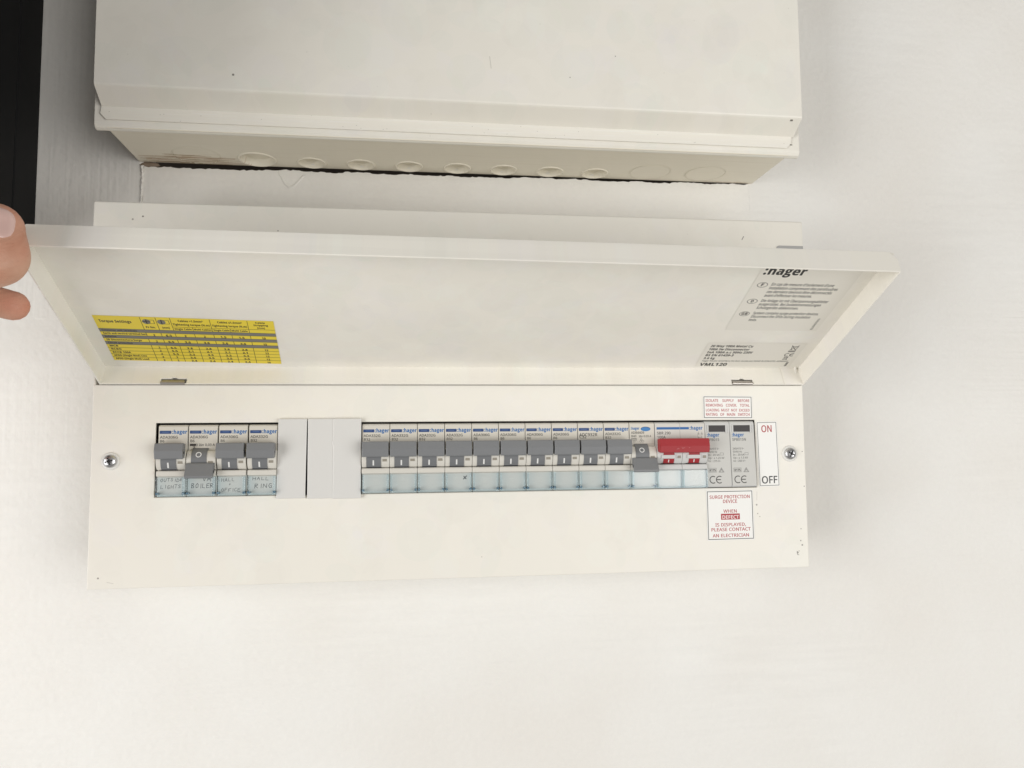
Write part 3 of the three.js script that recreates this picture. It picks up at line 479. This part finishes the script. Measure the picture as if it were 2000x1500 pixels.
// surge protection modules
for (const [k, [x, code, up]] of [[20 * BW - 0.9, 'SPB015', '≤ 1.25 kV'], [21 * BW - 0.9, 'SPB015N', '≤ 1.5 kV']].entries()) {
  const t = thing('surge_protector', k ? 'plain grey surge module with dark window at the end of the row' : 'plain grey surge module with dark window beside the red main switch', 'surge module', [x, 0, 0.4], 'surge modules');
  const face = profile([[0.4, -47], [45.3, -47], [45.4, -1.6], [44.8, -0.2], [43.8, 0.3], [43.2, 0.4], [1.4, 2.4], [0.5, 1.6]], 0.08, BW - 0.08, 0.35);
  part('body', face, plasticGreyBody, t);
  const tex = canvasTex(320, 680, (c) => {
    c.scale(320 / 17.2, 680 / 36.5); c.fillStyle = '#c6c5c0'; c.fillRect(0, 0, 18, 37); const o = { color: '#5c5b58' };
    fitText(c, ':hager', 1.0, 9.8, 2.9, 3.2, { weight: 'bold', color: BLUE }); fitText(c, code, 1.2, code.length * 1.55 + 0.4, 6.2, 2.4, o);
    ['240/415 V~', '50/60 Hz', 'In : 20 kA', 'Up : ' + up, 'Uc : ' + (k ? '260 V~' : '275 V~')].forEach((s, i) => fitText(c, s, 1.2, 1.2 + s.length * 0.82, 11.6 + i * 2.1, 1.75, o));
    c.strokeStyle = '#5c5b58'; c.lineWidth = 0.18; c.strokeRect(9.8, 14.2, 2.4, 1.5); c.strokeRect(1.2, 24.6, 5.4, 2.7); fitText(c, 'K175', 1.6, 6.2, 26.9, 2.2, { color: '#3d3c3a', weight: 'bold' });
    c.lineWidth = 0.28; c.beginPath(); c.moveTo(10.2, 24.4); c.lineTo(12, 27.3); c.lineTo(8.4, 27.3); c.closePath(); c.moveTo(10.2, 25.2); c.lineTo(9.4, 27); c.moveTo(10.2, 25.2); c.lineTo(11, 27); c.stroke();
    c.lineWidth = 0.62; c.strokeStyle = '#3f3e3c'; for (const [cx, e] of [[4, 0], [8.6, 1]]) { c.beginPath(); c.arc(cx, 32.4, 2.3, 0.95, 5.33); c.stroke(); if (e) { c.beginPath(); c.moveTo(cx - 2.2, 32.4); c.lineTo(cx + 0.9, 32.4); c.stroke(); } }
  });
  const g = new THREE.PlaneGeometry(17.1, 36.2); g.translate(BW / 2, 19.6, 0); { const p = g.attributes.position; for (let i = 0; i < 4; i++) { const y = p.getY(i); p.setZ(i, 0.4 + (43.2 - y) / 41.8 * 2 + 0.14); } g.computeVertexNormals(); } mm(g);
  part('printed_face', g, new THREE.MeshStandardMaterial({ map: tex, roughness: 0.42 }), t);
  const wf = part('window_frame', [bx(1.6, 2.5, 37.6, 42.6, 0, 1.3, 0.2), bx(14.4, 15.3, 37.2, 42.6, 0, 1.5, 0.2)], plasticGreyBody, t);
  part('status_window', bx(2.5, 14.4, 38, 42.4, 0, 0.95, 0.1), indicatorDark, wf);
}
// blanking plates
const Gb = 'blanking plates';
for (const [x0, x1, z, b, lean, label] of [[70.8, 88.55, 2.2, -2.0, -0.05, 'smooth pale blanking plate beside the HALL RING breaker'], [89.1, 105.4, 2.0, -2.3, 0.0, 'smooth pale blanking plate between the two others'], [104.9, 122.6, 2.6, -2.6, 0, 'smooth pale blanking plate with a nicked edge, first before the long row']]) {
  const t = thing('blanking_plate', label, 'blanking plate', [x0, b, 0], Gb), w = x1 - x0, h = 48.2 - b;
  const nick = x0 > 100 ? [[0, h * 0.66], [-0.5, h * 0.67], [-0.5, h * 0.72], [0, h * 0.73]] : [];
  part('plate', plateXY([[0 + lean * 14, 0], [w + lean * 14, 0], [w, h], [0, h], ...nick.reverse()], 0.25, z, 0.4), blankPlastic, t);
  part('clip', bx(2, w - 2, 4.5, h - 4.5, -6, 0.2, 0.3), blankPlastic, t);
}

// ---------------------------------------------------------------- hand holding the lid
{
  const J = (x, y, z, r) => ({ p: new THREE.Vector3(x, y, z), r });
  const chains = [
    [J(-39.6, 134.2, 121.5, 12.2), J(-38.4, 121, 124, 13.4), J(-86, 98, 128, 13), J(-138, 72, 126, 16)],
    [J(-50.5, 105, 80, 7.6), J(-66, 108.5, 84, 8.2), J(-88, 114, 92, 9), J(-120, 104, 104, 11)],
    [J(-86, 86, 80, 7.6), J(-98, 76, 72, 8.4), J(-116, 94, 70, 9), J(-130, 86, 96, 11)],
    [J(-94, 70, 82, 7.4), J(-106, 60, 74, 8), J(-122, 76, 68, 8.6), J(-138, 70, 92, 10.5)],
    [J(-104, 56, 88, 6.6), J(-114, 48, 80, 7), J(-128, 58, 74, 7.6), J(-144, 56, 92, 9.5)],
    [J(-120, 104, 104, 11), J(-168, 48, 122, 17)], [J(-130, 86, 98, 12), J(-170, 46, 122, 18)], [J(-144, 58, 96, 11), J(-172, 40, 122, 18)], [J(-138, 72, 124, 16), J(-172, 42, 128, 18)],
    [J(-172, 42, 126, 20), J(-232, -38, 176, 24)],
  ];
  const bones = chains.flatMap((c) => c.slice(1).map((b, i) => [c[i], b]));
  const cap = (q, a, b) => { const ab = b.p.clone().sub(a.p), t = Math.max(0, Math.min(1, q.clone().sub(a.p).dot(ab) / ab.lengthSq())); return q.distanceTo(a.p.clone().addScaledVector(ab, t)) - (a.r + (b.r - a.r) * t); };
  const smin = (a, b, k) => { const h = Math.max(k - Math.abs(a - b), 0) / k; return Math.min(a, b) - h * h * k * 0.25; };
  const creases = [[[-22, 113, 133], [-60, 112, 138], 0.45], [[-24, 109, 131], [-60, 106, 138], 0.4]].map(([a, b, r]) => [J(...a, r), J(...b, r)]);
  const field = (q) => {
    let thumb = 1e3, rest = 1e3; bones.forEach(([a, b], i) => { const d = cap(q, a, b); if (i < 3) thumb = smin(thumb, d, 5); else rest = smin(rest, d, i < 15 ? 4 : 12); });
    let d = smin(thumb, rest, 3);
    for (const [a, b] of creases) { const c = cap(q, a, b); d = Math.max(d, -smin(c, 5, 1)); }
    return d;
  };
  const skinTex = dataTex(256, 256, (i, j) => 255 * (0.5 * fbm(i / 3, j / 3, 7, 3) + 0.5 * fbm(i / 18, j / 9, 9, 3)), false, true);
  const grid = (cx, cy, cz, half, res) => {
    const mc = new MarchingCubes(res, new THREE.MeshStandardMaterial(), false, false, 150000); mc.isolation = 0; mc.reset();
    const q = new THREE.Vector3(), h = res / 2;
    for (let k = 0; k < res; k++) for (let j = 0; j < res; j++) for (let i = 0; i < res; i++) { q.set(cx + (i - h) / h * half, cy + (j - h) / h * half, cz + (k - h) / h * half); mc.field[i + j * res + k * res * res] = -field(q); }
    mc.update();
    const n = mc.count, g = new THREE.BufferGeometry(); g.setAttribute('position', new THREE.BufferAttribute(mc.positionArray.slice(0, n * 3), 3)); g.setAttribute('normal', new THREE.BufferAttribute(mc.normalArray.slice(0, n * 3), 3));
    g.scale(half, half, half); g.translate(cx, cy, cz); return g;
  };
  const g = grid(-130, 50, 118, 125, 104);
  { // smooth normals straight from the field, mottled skin colour
    const p = g.attributes.position, nn = g.attributes.normal, col = new Float32Array(p.count * 3), uv = new Float32Array(p.count * 2), q = new THREE.Vector3(), e = 0.6;
    for (let i = 0; i < p.count; i++) {
      q.fromBufferAttribute(p, i); const d0 = field(q); const gx = field(q.clone().setX(q.x + e)) - d0, gy = field(q.clone().setY(q.y + e)) - d0, gz = field(q.clone().setZ(q.z + e)) - d0, l = Math.hypot(gx, gy, gz) || 1;
      nn.setXYZ(i, gx / l, gy / l, gz / l);
      const m = fbm(q.x / 5 + 40, q.y / 5 + q.z / 6, 21, 3), red = fbm(q.x / 14, q.y / 14 + q.z / 14, 33, 2);
      col[3 * i] = 0.58 + 0.12 * (m - 0.5); col[3 * i + 1] = 0.30 + 0.14 * (m - 0.5) - 0.16 * (red - 0.45); col[3 * i + 2] = 0.205 + 0.12 * (m - 0.5) - 0.12 * (red - 0.45);
      uv[2 * i] = q.x / 40; uv[2 * i + 1] = (q.y + q.z * 0.5) / 40;
    }
    g.setAttribute('color', new THREE.BufferAttribute(col, 3)); g.setAttribute('uv', new THREE.BufferAttribute(uv, 2));
  }
  mm(g);
  const skin = phys([1, 1, 1], 0.5, { vertexColors: true, bumpMap: skinTex, bumpScale: 0.0005, specularIntensity: 0.6 });
  const hand = part('person', g, skin, scene); hand.userData = { label: 'bare hand with thumb and finger pinching the raised lid corner', category: 'hand' };
  const nn = new THREE.Vector3(0.5, -0.05, 0.82).normalize(), nt = new THREE.Vector3(0.15, 0.98, -0.12), ns = nt.clone().cross(nn).normalize(); nt.copy(nn).cross(ns).normalize();
  const origin = new THREE.Vector3(-39.8, 135.4, 121.5), NU = 22, NR = 12, np = [], ni = [];
  for (let j = 0; j <= NR; j++) for (let i = 0; i <= 2 * NU; i++) {           // plate laid on the thumb, edges tucked into the skin
    const t = j / NR, a = i / (2 * NU) * Math.PI * 2, ca = Math.cos(a), sa = Math.sin(a), k = Math.pow(Math.pow(Math.abs(ca), 2.6) + Math.pow(Math.abs(sa), 2.6), -1 / 2.6);
    const q = origin.clone().addScaledVector(ns, ca * k * t * 7.4).addScaledVector(nt, sa * k * t * 8.2).addScaledVector(nn, 26);
    for (let n = 0; n < 40; n++) { const d = field(q); if (d < 0.02) break; q.addScaledVector(nn, -d * 0.9); }
    q.addScaledVector(nn, 0.55 * (1 - Math.pow(t, 8)) - 0.5 * Math.pow(t, 8)); np.push(q.x, q.y, q.z);
    if (j < NR && i < 2 * NU) { const A = j * (2 * NU + 1) + i, B = A + 1, C = A + 2 * NU + 1, D = C + 1; ni.push(A, C, B, B, C, D); }
  }
  const ng = new THREE.BufferGeometry(); ng.setAttribute('position', new THREE.Float32BufferAttribute(np, 3)); ng.setIndex(ni); ng.computeVertexNormals(); mm(ng);
  part('thumbnail', ng, phys([0.7, 0.47, 0.42], 0.22, { clearcoat: 0.4, clearcoatRoughness: 0.2 }), hand);
}

renderer.render(scene, camera);
